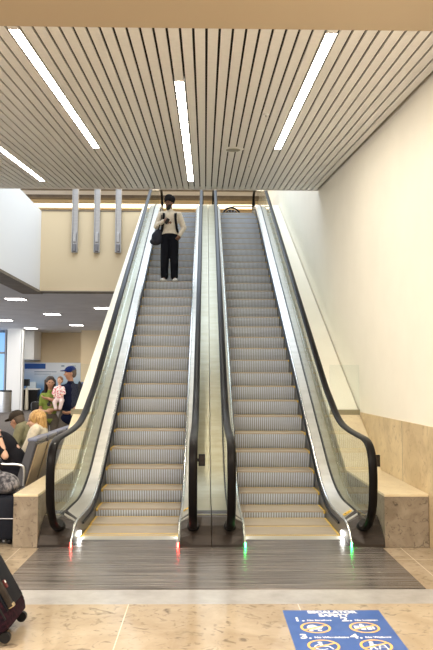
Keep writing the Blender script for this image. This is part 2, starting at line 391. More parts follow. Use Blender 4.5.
# step path by arc length
path = []
yy = -.6; s = 0
def zs(y): return smn(sm(0, nos(y), .34), TOPZ, .5)
pts = [(-.6+i*.01, zs(-.6+i*.01)) for i in range(1500)]
acc = [0.]
for a, b in zip(pts, pts[1:]): acc.append(acc[-1]+math.hypot(b[0]-a[0], b[1]-a[1]))
def at_s(s):
    lo, hi = 0, len(acc)-1
    while hi-lo > 1:
        m = (lo+hi)//2
        if acc[m] <= s: lo = m
        else: hi = m
    t = (s-acc[lo])/(acc[hi]-acc[lo]); return tuple(pts[lo][k]+(pts[hi][k]-pts[lo][k])*t for k in (0, 1))
s_ref = acc[int(round((Y0+.6)/.01))]; PITCH = RISE/.5
def step_mesh():
    """origin at the nosing; tread runs back (+y), ribbed riser falls below it"""
    W = .498; nt = 34; p = 2*W/nt
    xs = []
    for i in range(nt):
        a = -W+i*p; xs += [(a, 0), (a+p*.6, 0), (a+p*.6+.0005, 1), (a+p-.0005, 1)]
    xs.append((W, 0))
    tread = [(.40, 0, 0, 1), (.02, 0, 0, 1), (.004, -.003, -.7, .7)]
    riser = [(-.002, -.016, -1, 0), (.006, -.06, -.98, -.15), (.022, -.12, -.95, -.28), (.044, -.175, -.9, -.4), (.062, -.215, -.9, -.4)]
    def grid(prof, dep, dark=0):
        bm = B(); rows = []
        for (y, z, ny, nz) in prof:
            rows.append([bm.verts.new((x, y-ny*dep*d, z-nz*dep*d)) for (x, d) in xs])
        for a, b in zip(rows, rows[1:]):
            for k in range(len(xs)-1):
                fc = bm.faces.new((a[k], a[k+1], b[k+1], b[k]))
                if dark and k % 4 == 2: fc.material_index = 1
        return bm
    def fin(bm, nm, m):
        me = bpy.data.meshes.new(nm); bm.to_mesh(me); bm.free(); [me.materials.append(q) for q in (m if isinstance(m, list) else [m])]; return me
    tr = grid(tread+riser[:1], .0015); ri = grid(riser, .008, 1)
    bm = tr
    box(bm, -W, W, .02, .40, -.05, -.006); box(bm, -W+.022, W-.022, -.004, .012, -.012, .001)
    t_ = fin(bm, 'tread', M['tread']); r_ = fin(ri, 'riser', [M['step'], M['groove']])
    bm = B(); box(bm, -W, -W+.022, .0, .40, -.008, .0015); box(bm, W-.022, W, .0, .40, -.008, .0015); box(bm, -W, W, .385, .402, -.008, .0012)
    box(bm, -W, -W+.022, -.004, .004, -.03, .0015); box(bm, W-.022, W, -.004, .004, -.03, .0015)
    y_ = fin(bm, 'safety_stripe', M['yellow'])
    return t_, r_, y_
TR, RI, YE = step_mesh()
# handrail centreline
HP = [(-.10,.165), (-.22,.165), (-.36,.205), (-.50,.30), (-.59,.43), (-.625,.58), (-.63,.73), (-.60,.87), (-.50,.975), (-.33,1.02), (0,1.035), (.40,1.055), (.80,1.10), (1.15,1.20), (1.5,1.355)]
HH = 1.08
HL = [(y, nos(y)+HH) for y in (1.9, 3, 5, 7, 9, 11, 11.6)]
HT = [(12.3, 7.47), (12.8, 7.53), (13.6, 7.54), (14.5, 7.52), (14.85, 7.38), (14.98, 7.15), (14.88, 6.88), (14.6, 6.70), (14.3, 6.66)]
HR = catmull(HP, 5)[:-1]+catmull([HP[-1]]+HL, 4)[:-1]+catmull([HL[-1]]+HT, 5)
def handrail_bm(xc):
    bm = B(); prof = [(-.038,-.010), (-.040,.004), (-.034,.014), (-.018,.019), (0,.0205), (.018,.019), (.034,.014), (.040,.004), (.038,-.010), (.024,-.016), (-.024,-.016)]
    rings = []
    for i, p in enumerate(HR):
        a = HR[max(i-1,0)]; b = HR[min(i+1,len(HR)-1)]; ty, tz = b[0]-a[0], b[1]-a[1]; l = math.hypot(ty, tz); ty /= l; tz /= l
        ny, nz = -tz, ty
        # at the newel the path runs bottom -> front -> top, so the outward side is -n for that sense
        rings.append([bm.verts.new((xc+x, p[0]+ny*h, p[1]+nz*h)) for (x, h) in prof])
    n = len(prof)
    for a, b in zip(rings, rings[1:]):
        for k in range(n): bm.faces.new((a[k], a[(k+1)%n], b[(k+1)%n], b[k]))
    bm.faces.new(rings[0]); bm.faces.new(rings[-1][::-1])
    return bm
def ysamp(a, b, n): return [a+(b-a)*i/n for i in range(n+1)]
YS = ysamp(-.33, 2.6, 30)+ysamp(2.8, 11.2, 12)+ysamp(11.3, 13.6, 16)
GX = .647
def escalator(xc, dk, label, sig, group):
    t = thing('escalator', label, 'escalator', (xc, 0, 0), (0,0,0), group)
    # steps
    k = 0
    for j in range(-10, 26):
        s = s_ref+(j+dk)*PITCH
        y, z = at_s(s); 
        if y < -.30 or y > 13.0: continue
        st = obj('step', TR, [], t) if False else None
        st = bpy.data.objects.new('step', TR); C.objects.link(st); st.parent = t; st.location = (0, y, z+.004)
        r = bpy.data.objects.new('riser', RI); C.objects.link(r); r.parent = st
        q = bpy.data.objects.new('safety_stripe', YE); C.objects.link(q); q.parent = st
    # comb plates
    obj('floor_section', boxb(-.515, .515, -.33, -.02, -.03, .007), M['plate'], t)
    bm = B(); prism_x(bm, [(-.02,-.03),(-.02,.008),(.16,.004),(.16,-.03)], -.505, .505)
    obj('comb_plate', bm, M['deck'], t)
    bm = B(); n = 46
    for i in range(n):
        x = -.495+i*.99/n; box(bm, x+.003, x+.012, .15, .20, -.004, .006)
    obj('comb_teeth', bm, M['yellow'], t)
    bm = B(); box(bm, -.505, .505, 12.95, 14.9, TOPZ-.03, TOPZ+.012); obj('upper_plate', bm, M['deck'], t)
    for sd in (-1, 1):
        X = lambda v: sd*v
        top = [(y, deck(y, .17, .19) if y > -.05 else .19-(.19-.03)*((-.05-y)/.28)**1.6) for y in YS]
        bot = [(y, max(deck(y, .17, .19)-.62, -.04) if y < 12.5 else TOPZ-.45) for y in YS]
        bm = B(); strip_x(bm, bot, top, X(.503), X(.515)); obj('skirt_panel', bm, M['skirt'], t)
        # bright trim along the skirt's top edge
        bm = B(); tube(bm, [(X(.511), y, z+.004) for (y, z) in top], .0125, 8); obj('skirt_trim', bm, M['trim'], t, smooth=True)
        # skirt brush strip
        bm = B(); br = [(y, z-.085) for (y, z) in top if y > .25 and y < 13]; strip_x(bm, br, [(y, z+.022) for y, z in br], X(.485), X(.503)); obj('skirt_brush', bm, M['black'], t)
        a = [(y, z-.006) for (y, z) in top if y >= -.06]; yy_ = [p[0] for p in a]
        o_ = [(y, deck(y, .20, .26)) for y in yy_]
        bm = B(); rg = []
        for (p, q) in zip(a, o_):
            rg.append([bm.verts.new((X(.515), p[0], p[1])), bm.verts.new((X(.632), q[0], q[1])), bm.verts.new((X(.632), q[0], q[1]-.03)), bm.verts.new((X(.515), p[0], p[1]-.03))])
        for u, v in zip(rg, rg[1:]):
            for kk in range(4): bm.faces.new((u[kk], u[(kk+1)%4], v[(kk+1)%4], v[kk]))
        bm.faces.new(rg[0]); bm.faces.new(rg[-1][::-1])
        obj('inner_deck', bm, M['deck'], t, smooth=True, sharp=40)
        # gaskets either side of the glass
        for (xa, xb) in ((.633, .640), (.654, .661)):
            bm = B(); strip_x(bm, [(y, z-.03) for y, z in o_], [(y, z+.006) for y, z in o_], X(xa), X(xb)); obj('gasket', bm, M['black'], t)
        bm = B(); strip_x(bm, [(y, z-.03) for y, z in o_], [(y, z-.004) for y, z in o_], X(.661), X(.819)); obj('outer_deck', bm, M['outdeck'], t)
        # outer side cladding down to the floor / soffit
        lo = [(y, max(0, deck(y, .2, .26)-1.35) if y < 12.9 else 4.4) for y in yy_]
        bm = B(); strip_x(bm, lo, [(y, z-.031) for y, z in o_], X(.80), X(.819)); obj('side_panel', bm, M['truss'], t)
        # dark newel cap at the foot
        pr = [(-.33, 0), (-.325, .03), (-.27, .105), (-.19, .18), (-.08, .24), (.04, .268), (.10, .272), (.10, 0)]
        bm = B(); prism_x(bm, pr, X(.633), X(.8205))
        rg = []
        for (y, z) in pr[:-1]:
            zi = (min(z, .19-(.19-.03)*((-.05-y)/.28)**1.6) if y < -.05 else min(z, deck(y, .17, .19)))+.002
            rg.append([bm.verts.new((X(.525), y, 0)), bm.verts.new((X(.633), y, 0)), bm.verts.new((X(.633), y, max(z, .001))), bm.verts.new((X(.525), y, max(zi, .001)))])
        for u, v in zip(rg, rg[1:]):
            for kk in range(4): bm.faces.new((u[kk], u[(kk+1)%4], v[(kk+1)%4], v[kk]))
        bm.faces.new(rg[0]); bm.faces.new(rg[-1][::-1]); nc = obj('newel_cap', bm, M['bronze'], t)
        bm = B(); q = bmesh.ops.create_cone(bm, cap_ends=True, segments=24, radius1=.062, radius2=.052, depth=.07)
        bmesh.ops.transform(bm, matrix=Matrix.Translation((X(GX), -.215, .185)) @ Matrix.Rotation(radians(55), 4, 'X'), verts=q['verts'])
        obj('handrail_inlet', bm, M['black'], nc, smooth=True)
        obj('handrail', handrail_bm(X(GX)), M['rubber'], t, smooth=True, sharp=50)
        # rail carrying the handrail: slim steel edge under it
        bm = B(); rgs = []
        # glass panels
        hr_top = [(y, z-.014) for (y, z) in HR]
        def hz(y):
            best = 0
            for (p, q) in zip(HR, HR[1:]):
                if p[1] > .9 and min(p[0], q[0]) <= y <= max(p[0], q[0]) and abs(q[0]-p[0]) > 1e-6:
                    best = max(best, p[1]+(q[1]-p[1])*(y-p[0])/(q[0]-p[0]))
            return best-.012
        # newel panel
        nw = [p for p in HR if p[0] <= .95 and p[1] < 1.3]
        cen = (0, .6); inner = []
        for (y, z) in nw:
            if z < .22 and y > -.30: continue
            d = Vector((cen[0]-y, cen[1]-z)).normalized() if y < 0 else Vector((0, -1)); inner.append((y+d.x*.012, z+d.y*.012))
        yb = ysamp(.95, -.30, 8)
        poly = inner+[(.95, hz(.95))]+[(y, max(deck(y, .20, .26)-.02, .12)) for y in yb]
        bm = B(); prism_x(bm, poly, X(.641), X(.653)); bmesh.ops.triangulate(bm, faces=[f_ for f_ in bm.faces if len(f_.verts) > 4]); obj('glass_panel', bm, M['glass'], t)
        cuts = [.955, 2.15]+[2.15+1.38*i for i in range(1, 8)]+[13.4]
        for (ya, yb2) in zip(cuts, cuts[1:]):
            yq = ysamp(ya+.003, yb2-.003, 6)
            bm = B(); strip_x(bm, [(y, deck(y, .2, .26)-.02) for y in yq], [(y, hz(y)) for y in yq], X(.641), X(.653)); obj('glass_panel', bm, M['glass'], t)
        # comb lights and travel signal
        obj('comb_light', boxb(min(X(.490), X(.503)), max(X(.490), X(.503)), .03, .13, .03, .065), M['led'], t)
        obj('signal_light', boxb(min(X(.498), X(.512)), max(X(.498), X(.512)), -.338, -.331, .003, .05), M[sig], t)['label'] = '%s direction light' % sig
    # soffit under the truss
    bm = B(); yq = ysamp(2.9, 12.9, 12); strip_x(bm, [(y, max(.0, deck(y, .2, .26)-1.36)) for y in yq], [(y, max(.02, deck(y, .2, .26)-1.33)) for y in yq], -.80, .80); obj('soffit', bm, M['truss'], t)
    return t
EL = escalator(-.789, 0., 'left escalator, coming down, with a man riding on it and red lights at its foot', 'red', 'pair of escalators')
ER = escalator(.858, .849, 'right escalator, empty and going up, with green lights at its foot', 'green', 'pair of escalators')
# yellow safety labels stuck on the inner decks
for (E_, xx, y, tl) in ((ER, .574, .19, 1), (EL, .574, .42, 1)):
    z = (deck(y, .17, .19)+deck(y, .20, .26))/2
    sl = math.atan2(.07, .117)
    la = obj('safety_label', boxb(-.048, .048, -.04, .04, 0, .0015), M['label'], E_); la.location = (xx, y, z+.006); la.rotation_euler = (0, -sl, 0)
    bm = B(); box(bm, -.03, -.01, -.015, .015, .0015, .0022); box(bm, .0, .03, -.018, -.010, .0015, .0022); box(bm, .0, .025, .004, .012, .0015, .0022); obj('label_print', bm, M['black'], la)
# little framed boxes outside the newels
for (x, y, z, lab) in ((1.575, -.50, .835, 'small black framed notice box on the outside of the right handrail'), (-.062, -.50, .84, 'small black framed notice box between the two middle handrails')):
    t = thing('notice_box', lab, 'notice box', (x, y, z-.055))
    bm = B(); box(bm, -.03,.03,0,.02,0,.11,bev=.003); obj('housing', bm, M['black'], t)
    obj('face', boxb(-.021,.021,-.002,.001,.014,.096), M['bronze'], t)
    obj('bracket', boxb(-.045,-.03,.004,.012,.04,.07), M['black'], t)

# ------------------------------------------------------------------ floor sign
sg = thing('floor_sign', 'blue escalator safety decal on the tan floor with orange prohibition rings', 'floor sign', (.505, -2.118, .0))
obj('panel', boxb(0, .665, -.95, 0, 0, .002, bev=.0005), M['signblue'], sg)
def put(me, name, loc, m, sx=1., sy=1., rz=0):
    o = obj(name, me, m, sg); o.location = loc; o.scale = (sx, sy, 1); o.rotation_euler.z = rz; return o
put(text_mesh('ESCALATOR', .062, 'CENTER', bold=.0025), 'title_text', (.333, -.062, .0026), M['ink'], .98, 1.1)
put(text_mesh('SAFETY', .062, 'CENTER', bold=.0025), 'title_text', (.333, -.128, .0026), M['ink'], .98, 1.1)
def ring(cx, cy, draw, name):
    bm = B(); n = 48
    vo = [bm.verts.new((.098*cos(2*pi*i/n), .098*sin(2*pi*i/n), .0026)) for i in range(n)]; vi = [bm.verts.new((.082*cos(2*pi*i/n), .082*sin(2*pi*i/n), .0026)) for i in range(n)]
    for i in range(n): bm.faces.new((vo[i], vo[(i+1)%n], vi[(i+1)%n], vi[i]))
    a = radians(28); d = Vector((cos(a), sin(a))); p = Vector((-d.y, d.x))
    q = [bm.verts.new((*(d*s1*.085+p*s2*.008), .0032)) for s1, s2 in ((-1,-1),(1,-1),(1,1),(-1,1))]; bm.faces.new(q)
    r = obj('prohibition_ring', bm, M['orange'], sg); r.location = (cx, cy, 0)
    bm = B(); draw(bm); o = obj(name, bm, M['ink'], sg); o.location = (cx, cy, 0)
def disc(bm, x, y, r, z=.0028, n=20, a0=0, a1=2*pi):
    vs = [bm.verts.new((x+r*cos(a0+(a1-a0)*i/n), y+r*sin(a0+(a1-a0)*i/n), z)) for i in range(n+(a1-a0 < 6.28))]; bm.faces.new(vs)
def bar(bm, x0, y0, x1, y1, w, z=.0028):
    d = Vector((x1-x0, y1-y0)).normalized(); p = Vector((-d.y, d.x))*w/2
    bm.faces.new([bm.verts.new((x0+p.x, y0+p.y, z)), bm.verts.new((x0-p.x, y0-p.y, z)), bm.verts.new((x1-p.x, y1-p.y, z)), bm.verts.new((x1+p.x, y1+p.y, z))])
def stroller(bm): disc(bm, -.01, .005, .045, a0=pi*.5, a1=pi*1.98); bar(bm, .03,-.02,.05,.03,.01); disc(bm,-.035,-.05,.014); disc(bm,.02,-.05,.014); bar(bm,-.035,-.05,.0,-.01,.007); bar(bm,.02,-.05,-.01,-.01,.007)
def cases(bm): bar(bm,-.05,-.03,-.05,.03,.03); bar(bm,-.012,-.04,-.012,.045,.032); bar(bm,.028,-.04,.028,.03,.03); bar(bm,.055,-.03,.055,.015,.014); disc(bm,-.012,.056,.01)
def wheelch(bm):
    disc(bm, -.015,.05,.014); bar(bm,-.015,.035,-.01,-.005,.022); bar(bm,-.01,-.005,.03,-.008,.014); bar(bm,.03,-.008,.05,-.05,.011)
    for i in range(10):
        a = pi*.6+pi*1.2*i/10; b = pi*.6+pi*1.2*(i+1)/10; bar(bm,-.015+.04*cos(a),-.02+.04*sin(a),-.015+.04*cos(b),-.02+.04*sin(b),.009)
def walker(bm): disc(bm,-.02,.052,.014); bar(bm,-.02,.035,-.03,-.015,.024); bar(bm,-.03,-.01,-.045,-.06,.012); bar(bm,-.025,-.01,-.005,-.06,.012); bar(bm,-.015,.02,.03,.0,.01); bar(bm,.02,.01,.01,-.06,.008); bar(bm,.05,.01,.06,-.06,.008); bar(bm,.02,.01,.05,.01,.008); bar(bm,.016,-.025,.055,-.025,.006)
for (cx, cy, fn, nm, num, tx) in ((.175,-.335,stroller,'stroller_pictogram','1.','No Strollers'), (.49,-.335,cases,'luggage_pictogram','2.','No Luggage'), (.175,-.64,wheelch,'wheelchair_pictogram','3.','No Wheelchairs'), (.49,-.64,walker,'walker_pictogram','4.','No Walkers')):
    ring(cx, cy, fn, nm)
    put(text_mesh(num, .105, 'LEFT', bold=.002), 'number_text', (cx-.125, cy+.118, .0026), M['ink'])
    put(text_mesh(tx, .032, 'LEFT', bold=.001), 'caption_text', (cx-.035, cy+.125, .0026), M['ink'])

# ------------------------------------------------------------------ people
def skinmat(n, c): return mat(n, c, .5)
SK = {'brown': skinmat('brown skin', (.20,.10,.06)), 'tan': skinmat('tan skin', (.46,.24,.15)), 'fair': skinmat('fair skin', (.62,.38,.27)), 'olive': skinmat('olive skin', (.42,.23,.14))}
EYE = mat('eye', (.05,.03,.02), .2); LIP = mat('lips', (.35,.12,.10), .5)
def clothmat(n, c, r=.85): return noisy(mat(n, c, r, spec=.12), tuple(v*.9 for v in c), tuple(min(1, v*1.08) for v in c), (25,25,25))[0]
def V3(p): return Vector(p)
def hand(bm, w, d, nrm, sc=1., curl=.5, thumb=1):
    """palm at wrist w pointing along d; nrm = palm normal the fingers curl toward"""
    d = V3(d).normalized(); nrm = V3(nrm); nrm = (nrm-d*nrm.dot(d)).normalized(); sdv = d.cross(nrm)*thumb
    rot = Matrix((sdv, d, nrm)).transposed()
    ell(bm, w+d*.045*sc, (.040*sc, .052*sc, .018*sc), rot, 14, 8)
    for i, l in enumerate((.068, .078, .072, .056)):
        b = w+d*.085*sc+sdv*(.030-.020*i)*sc
        a1 = curl; a2 = curl*2.1
        m = b+(d*cos(a1)+nrm*sin(a1))*l*.5*sc; e = m+(d*cos(a2)+nrm*sin(a2))*l*.5*sc
        cap(bm, b-d*.015*sc, m, .0095*sc, .0088*sc, 8, 3); cap(bm, m, e, .0088*sc, .0075*sc, 8, 3)
    b = w+d*.025*sc+sdv*.034*sc; m = b+(d*.6+sdv*.6+nrm*.35)*.04*sc; e = m+(d*.85+nrm*.4)*.032*sc
    cap(bm, b, m, .012*sc, .010*sc, 8, 3); cap(bm, m, e, .010*sc, .008*sc, 8, 3)
def head_rot(yawd, pitchd, rolld=0):
    # face looks along local -y at rest
    return Matrix.Rotation(radians(yawd), 3, 'Z') @ Matrix.Rotation(radians(pitchd), 3, 'X') @ Matrix.Rotation(radians(rolld), 3, 'Y')
def head(bm, c, R, s=1.):
    c = V3(c); q = lambda x, y, z: c+R @ Vector((x, y, z))*s
    ell(bm, q(0,.012,.022), (.074*s,.094*s,.092*s), R); ell(bm, q(0,-.022,-.035), (.056*s,.066*s,.072*s), R); ell(bm, q(0,-.05,-.085), (.028*s,.026*s,.022*s), R, 12, 8)
    cap(bm, q(0,-.088,.012), q(0,-.108,-.022), .008*s, .014*s, 8, 4)
    ell(bm, q(0,-.083,.032), (.048*s,.012*s,.010*s), R, 12, 8)
    for sx in (-1, 1):
        ell(bm, q(sx*.074,.012,-.005), (.009*s,.018*s,.031*s), R, 10, 8); ell(bm, q(sx*.035,-.068,-.018), (.024*s,.02*s,.022*s), R, 10, 8)
def face(root, c, R, s=1.):
    c = V3(c); q = lambda x, y, z: c+R @ Vector((x, y, z))*s
    bm = B()
    for sx in (-1, 1): ell(bm, q(sx*.030,-.083,.012), (.012*s,.008*s,.006*s), R, 10, 6)
    obj('eyes', bm, EYE, root, smooth='all')
    bm = B(); ell(bm, q(0,-.088,-.052), (.023*s,.008*s,.006*s), R, 10, 6); obj('mouth', bm, LIP, root, smooth='all')
def figure(root, J, skin, s=1., voxel=.009, bare_arm=False, legs=True, hands=None, shorts=False, head_s=1.):
    """J: joint positions in root space. builds the continuous body, returns it"""
    j = {k: V3(v) if not isinstance(v, (int, float, Matrix)) else v for k, v in J.items()}
    bm = B()
    cap(bm, j['pelvis'], j['chest'], .115*s, .125*s); 
    for sd in ('l', 'r'):
        cap(bm, j['chest']+V3((0,0,.04))*s, j['sh'+sd], .09*s, .05*s)
        cap(bm, j['sh'+sd], j['el'+sd], .050*s, .038*s); cap(bm, j['el'+sd], j['wr'+sd], .038*s, .026*s)
        if legs:
            cap(bm, j['pelvis'], j['hip'+sd], .10*s, .088*s)
            cap(bm, j['hip'+sd], j['kn'+sd], .085*s, .055*s); cap(bm, j['kn'+sd], j['an'+sd], .055*s, .036*s)
            cap(bm, j['an'+sd], j['an'+sd]+j['foot'+sd]*s, .036*s, .028*s)
        h = (hands or {}).get(sd)
        if h: hand(bm, j['wr'+sd], h[0], h[1], s*.98, h[2], h[3])
    cap(bm, j['chest']+V3((0,0,.06))*s, j['neck'], .07*s, .052*s); cap(bm, j['neck'], j['head'], .052*s, .05*s)
    head(bm, j['head'], J['R'], head_s)
    b = obj('body', fused(bm, voxel, 2), skin, root, smooth='all')
    face(root, j['head'], J['R'], head_s)
    return b
def shirt(root, J, m, s=1., sleeve=1., voxel=.011, name='shirt', belly=.0, hem=.0):
    j = {k: V3(v) for k, v in J.items() if not isinstance(v, (int, float, Matrix))}
    bm = B(); up = (j['chest']-j['pelvis']).normalized()
    side = (j['shl']-j['shr']).normalized(); fwd = side.cross(up)
    R = Matrix((side, fwd, up)).transposed()
    mid = j['pelvis'].lerp(j['chest'], .5)
    ell(bm, j['chest']+up*.0*s, (.185*s,.130*s,.20*s), R); ell(bm, mid, (.165*s,(.125+belly)*s,.22*s), R); ell(bm, j['pelvis']+up*(.04-hem)*s, (.172*s,(.128+belly)*s,.13*s), R)
    for sd in ('l', 'r'):
        cap(bm, j['chest']+up*.09*s, j['sh'+sd], .085*s, .064*s); cap(bm, j['sh'+sd], j['sh'+sd].lerp(j['el'+sd], min(1, sleeve)), .066*s, .058*s)
        if sleeve > 1: cap(bm, j['el'+sd], j['el'+sd].lerp(j['wr'+sd], sleeve-1), .056*s, .042*s)
    cap(bm, j['chest']+up*.12*s, j['neck']+V3((0,0,-.02)), .08*s, .062*s)
    return obj(name, fused(bm, voxel, 2), m, root, smooth='all')
def trousers(root, J, m, s=1., length=1., voxel=.011, name='trousers', wide=1.):
    j = {k: V3(v) for k, v in J.items() if not isinstance(v, (int, float, Matrix))}
    bm = B(); ell(bm, j['pelvis']+V3((0,0,.02))*s, (.168*s,.128*s,.12*s), None)
    for sd in ('l', 'r'):
        cap(bm, j['pelvis'], j['hip'+sd], .115*s, .105*s)
        if length <= .5: cap(bm, j['hip'+sd], j['hip'+sd].lerp(j['kn'+sd], length*2), .105*s, .092*s*wide)
        else:
            cap(bm, j['hip'+sd], j['kn'+sd], .103*s, .078*s*wide); cap(bm, j['kn'+sd], j['kn'+sd].lerp(j['an'+sd], (length-.5)*2), .078*s*wide, .066*s*wide)
    return obj(name, fused(bm, voxel, 2), m, root, smooth='all')
def shoes(root, J, m, s=1., name='shoe'):
    for sd in ('l', 'r'):
        a = V3(J['an'+sd]); d = V3(J['foot'+sd]); bm = B(); z = a.z-.068*s
        h = V3((d.x, d.y, 0)).normalized(); q = V3((-h.y, h.x, 0)); R = Matrix((q, h, V3((0,0,1)))).transposed()
        base = V3((a.x, a.y, z))
        ell(bm, base-h*.015*s+V3((0,0,.035*s)), (.040*s,.062*s,.045*s), R, 14, 8); ell(bm, base+h*.10*s+V3((0,0,.022*s)), (.048*s,.095*s,.034*s), R, 14, 8)
        ell(bm, base+h*.045*s+V3((0,0,.015*s)), (.042*s,.12*s,.024*s), R, 14, 8)
        me = fused(bm, .008*max(s, .6), 2); 
        for v in me.vertices:
            if v.co.z < z-.006: v.co.z = z-.006
        obj(name, me, m, root, smooth='all')
def hair(root, c, R, m, s=1., length=.0, vol=1., name='hair', back=.0, fringe=True):
    c = V3(c); q = lambda x, y, z: c+R @ Vector((x, y, z))*s; bm = B()
    ell(bm, q(0,.026,.042), (.086*vol*s,.098*vol*s,.088*vol*s), R)
    ell(bm, q(0,.06,.0), (.078*vol*s,.060*vol*s,.09*s), R)
    if length > 0:
        n = 9
        for i in range(n):
            a = pi*(.02+.96*i/(n-1)); x = .082*vol*cos(a); y = .035+.055*vol*sin(a)
            cap(bm, q(x*.9, y, .03), q(x*1.05, y+.012, -length*(.9+.12*sin(i*2.3))), .034*vol*s, .020*s, 10, 3)
    return obj(name, fused(bm, .007, 2), m, root, smooth='all')

# 1. the man on the escalator (faces -y, down the stairs)
PX, PY, PZ = -.795, 7.47, 3.645
man = thing('person', 'person in black turban, cream shirt, black trousers and white shoes standing on the left escalator', 'person', (PX, PY, PZ))
man.scale = (1.04,1.04,1.03)
R = head_rot(-28, 8)
Jm = dict(pelvis=(0,.02,.96), chest=(0,.02,1.30), neck=(0,.0,1.50), head=(-.012,-.02,1.635), R=R,
    shl=(.185,.02,1.40), shr=(-.185,.02,1.40), ell=(.285,.03,1.13), elr=(-.275,-.0,1.15), wrl=(.205,-.06,.955), wrr=(-.115,-.17,1.225),
    hipl=(.085,.02,.90), hipr=(-.085,.02,.90), knl=(.095,.0,.50), knr=(-.095,-.01,.50), anl=(.10,.04,.075), anr=(-.10,.04,.075), footl=(.03,-.14,-.04), footr=(-.03,-.14,-.04))
figure(man, Jm, SK['brown'], voxel=.007, hands={'l': ((-.5,-.1,-.8), (-.5,.6,0), .5, 1), 'r': ((.8,-.35,.15), (-.1,.9,-.1), .9, 1)})
shirt(man, Jm, clothmat('cream shirt cloth', (.70,.63,.52)), sleeve=1.93, name='shirt', voxel=.009)
trousers(man, Jm, clothmat('black trouser cloth', (.008,.009,.014)), length=.955, voxel=.009, wide=1.15)
shoes(man, Jm, clothmat('white shoe', (.85,.85,.87), .5), s=1.15)
BK = clothmat('black turban cloth', (.012,.011,.013))
bm = B(); c = V3(Jm['head']); q = lambda x, y, z: c+R @ Vector((x, y, z))
ell(bm, q(0,.026,.085), (.112,.128,.085), R); ell(bm, q(0,.035,.03), (.094,.098,.06), R); ell(bm, q(0,.0,.125), (.08,.09,.06), R)
for i in range(5): tube(bm, [q(.10*cos(a)*(1-.06*i), .022+.118*sin(a)*(1-.06*i), .05+.017*i+.012*cos(a+i)) for a in [2*pi*k/20 for k in range(21)]], .013, 8)
obj('turban', fused(bm, .007, 1), BK, man, smooth='all')
bm = B(); ell(bm, q(0,-.052,-.088), (.050,.052,.060), R); ell(bm, q(0,-.04,-.055), (.062,.05,.045), R); ell(bm, q(0,-.075,-.12), (.028,.03,.035), R)
obj('beard', fused(bm, .007, 1), mat('black hair', (.012,.009,.008), .8), man, smooth='all')
bm = B(); ell(bm, q(0,-.100,-.072), (.022,.010,.006), R); obj('lips', bm, LIP, man, smooth='all')
# backpack with two straps and the dark bag at his hip
NAVY = clothmat('charcoal bag cloth', (.035,.037,.050))
bp = thing('backpack', 'black backpack worn by the man on the left escalator, straps over his cream shirt', 'backpack', (PX, PY+.24, PZ+1.0))
bm = B(); box(bm, -.15, .15, -.05, .12, -.05, .42, bev=.04); obj('pack', bm, NAVY, bp, smooth=True)
for sx in (-1, 1):
    bm = B(); pp = [(sx*.115,-.06,.38), (sx*.125,-.16,.475), (sx*.125,-.27,.47), (sx*.125,-.355,.38), (sx*.135,-.365,.25), (sx*.155,-.335,.12), (sx*.18,-.22,.02), (sx*.16,-.05,.0)]
    pp = catmull(pp, 5); rr = []
    for i, p in enumerate(pp):
        tdir = (V3(pp[min(i+1,len(pp)-1)])-V3(pp[max(i-1,0)])).normalized(); w = V3((1,0,0)); w = (w-tdir*w.dot(tdir)).normalized(); n = tdir.cross(w)
        rr.append([bm.verts.new(V3(p)+w*a*.026+n*b*.006) for a, b in ((-1,-1),(1,-1),(1,1),(-1,1))])
    for a, b in zip(rr, rr[1:]):
        for k in range(4): bm.faces.new((a[k], a[(k+1)%4], b[(k+1)%4], b[k]))
    bm.faces.new(rr[0]); bm.faces.new(rr[-1][::-1]); obj('strap', bm, BK, bp)
hb = thing('shoulder_bag', 'dark grey bag hanging at the hip of the man on the left escalator', 'bag', (PX-.27, PY-.04, PZ+.80))
bm = B(); ell(bm, (0,0,.13), (.115,.085,.15)); ell(bm, (-.02,0,.05), (.13,.08,.08)); ell(bm, (.04,.0,.23), (.07,.06,.09)); obj('pouch', fused(bm, .012, 2), NAVY, hb, smooth='all')
bm = B(); tube(bm, catmull([(.03,-.03,.27), (.07,-.09,.42), (.10,-.11,.52), (.10,-.03,.61), (.08,.06,.55), (.03,.05,.28)], 5), .011, 8); obj('strap', bm, BK, hb, smooth=True)
ph = thing('phone', 'small dark phone in the right hand of the man on the escalator', 'phone', (PX-.045, PY-.235, PZ+1.245), (.3,.5,.2))
obj('case', boxb(-.035,.035,-.005,.005,-.06,.06,bev=.003), M['black'], ph)

DH0 = mat('greying hair', (.10,.07,.05), .7, spec=.2)
# 2. waiting family at the back left
def stand(x, y, rz, name_label, scale, **k):
    return thing('person', name_label, 'person', (x, y, .006), (0,0,radians(rz)))
dad = stand(-2.46, 5.5, 0, 'person in a blue cap, navy T-shirt and grey shorts holding a baby', 1.)
Rd = head_rot(-68, 5)
Jd = dict(pelvis=(.0,.02,.98), chest=(.0,.02,1.33), neck=(.01,.0,1.54), head=(.0,-.01,1.69), R=Rd,
    shl=(.19,.04,1.44), shr=(-.17,-.06,1.42), ell=(.22,.0,1.16), elr=(-.21,-.15,1.19), wrl=(.06,-.21,1.0), wrr=(-.33,-.22,1.24),
    hipl=(.09,.02,.92), hipr=(-.09,.02,.92), knl=(.10,-.02,.50), knr=(-.12,-.02,.50), anl=(.10,.05,.075), anr=(-.13,.05,.075), footl=(.02,-.15,-.04), footr=(-.06,-.14,-.04))
figure(dad, Jd, SK['tan'], voxel=.01, hands={'l': ((-.6,-.3,-.1), (0,.5,.6), .5, 1), 'r': ((-.9,.0,.1), (0,.5,.7), .5, 1)})
shirt(dad, Jd, clothmat('navy T-shirt', (.006,.009,.032)), sleeve=.75, belly=.03, hem=.12)
trousers(dad, Jd, clothmat('grey shorts', (.13,.115,.10)), length=.48, name='shorts', wide=1.15)
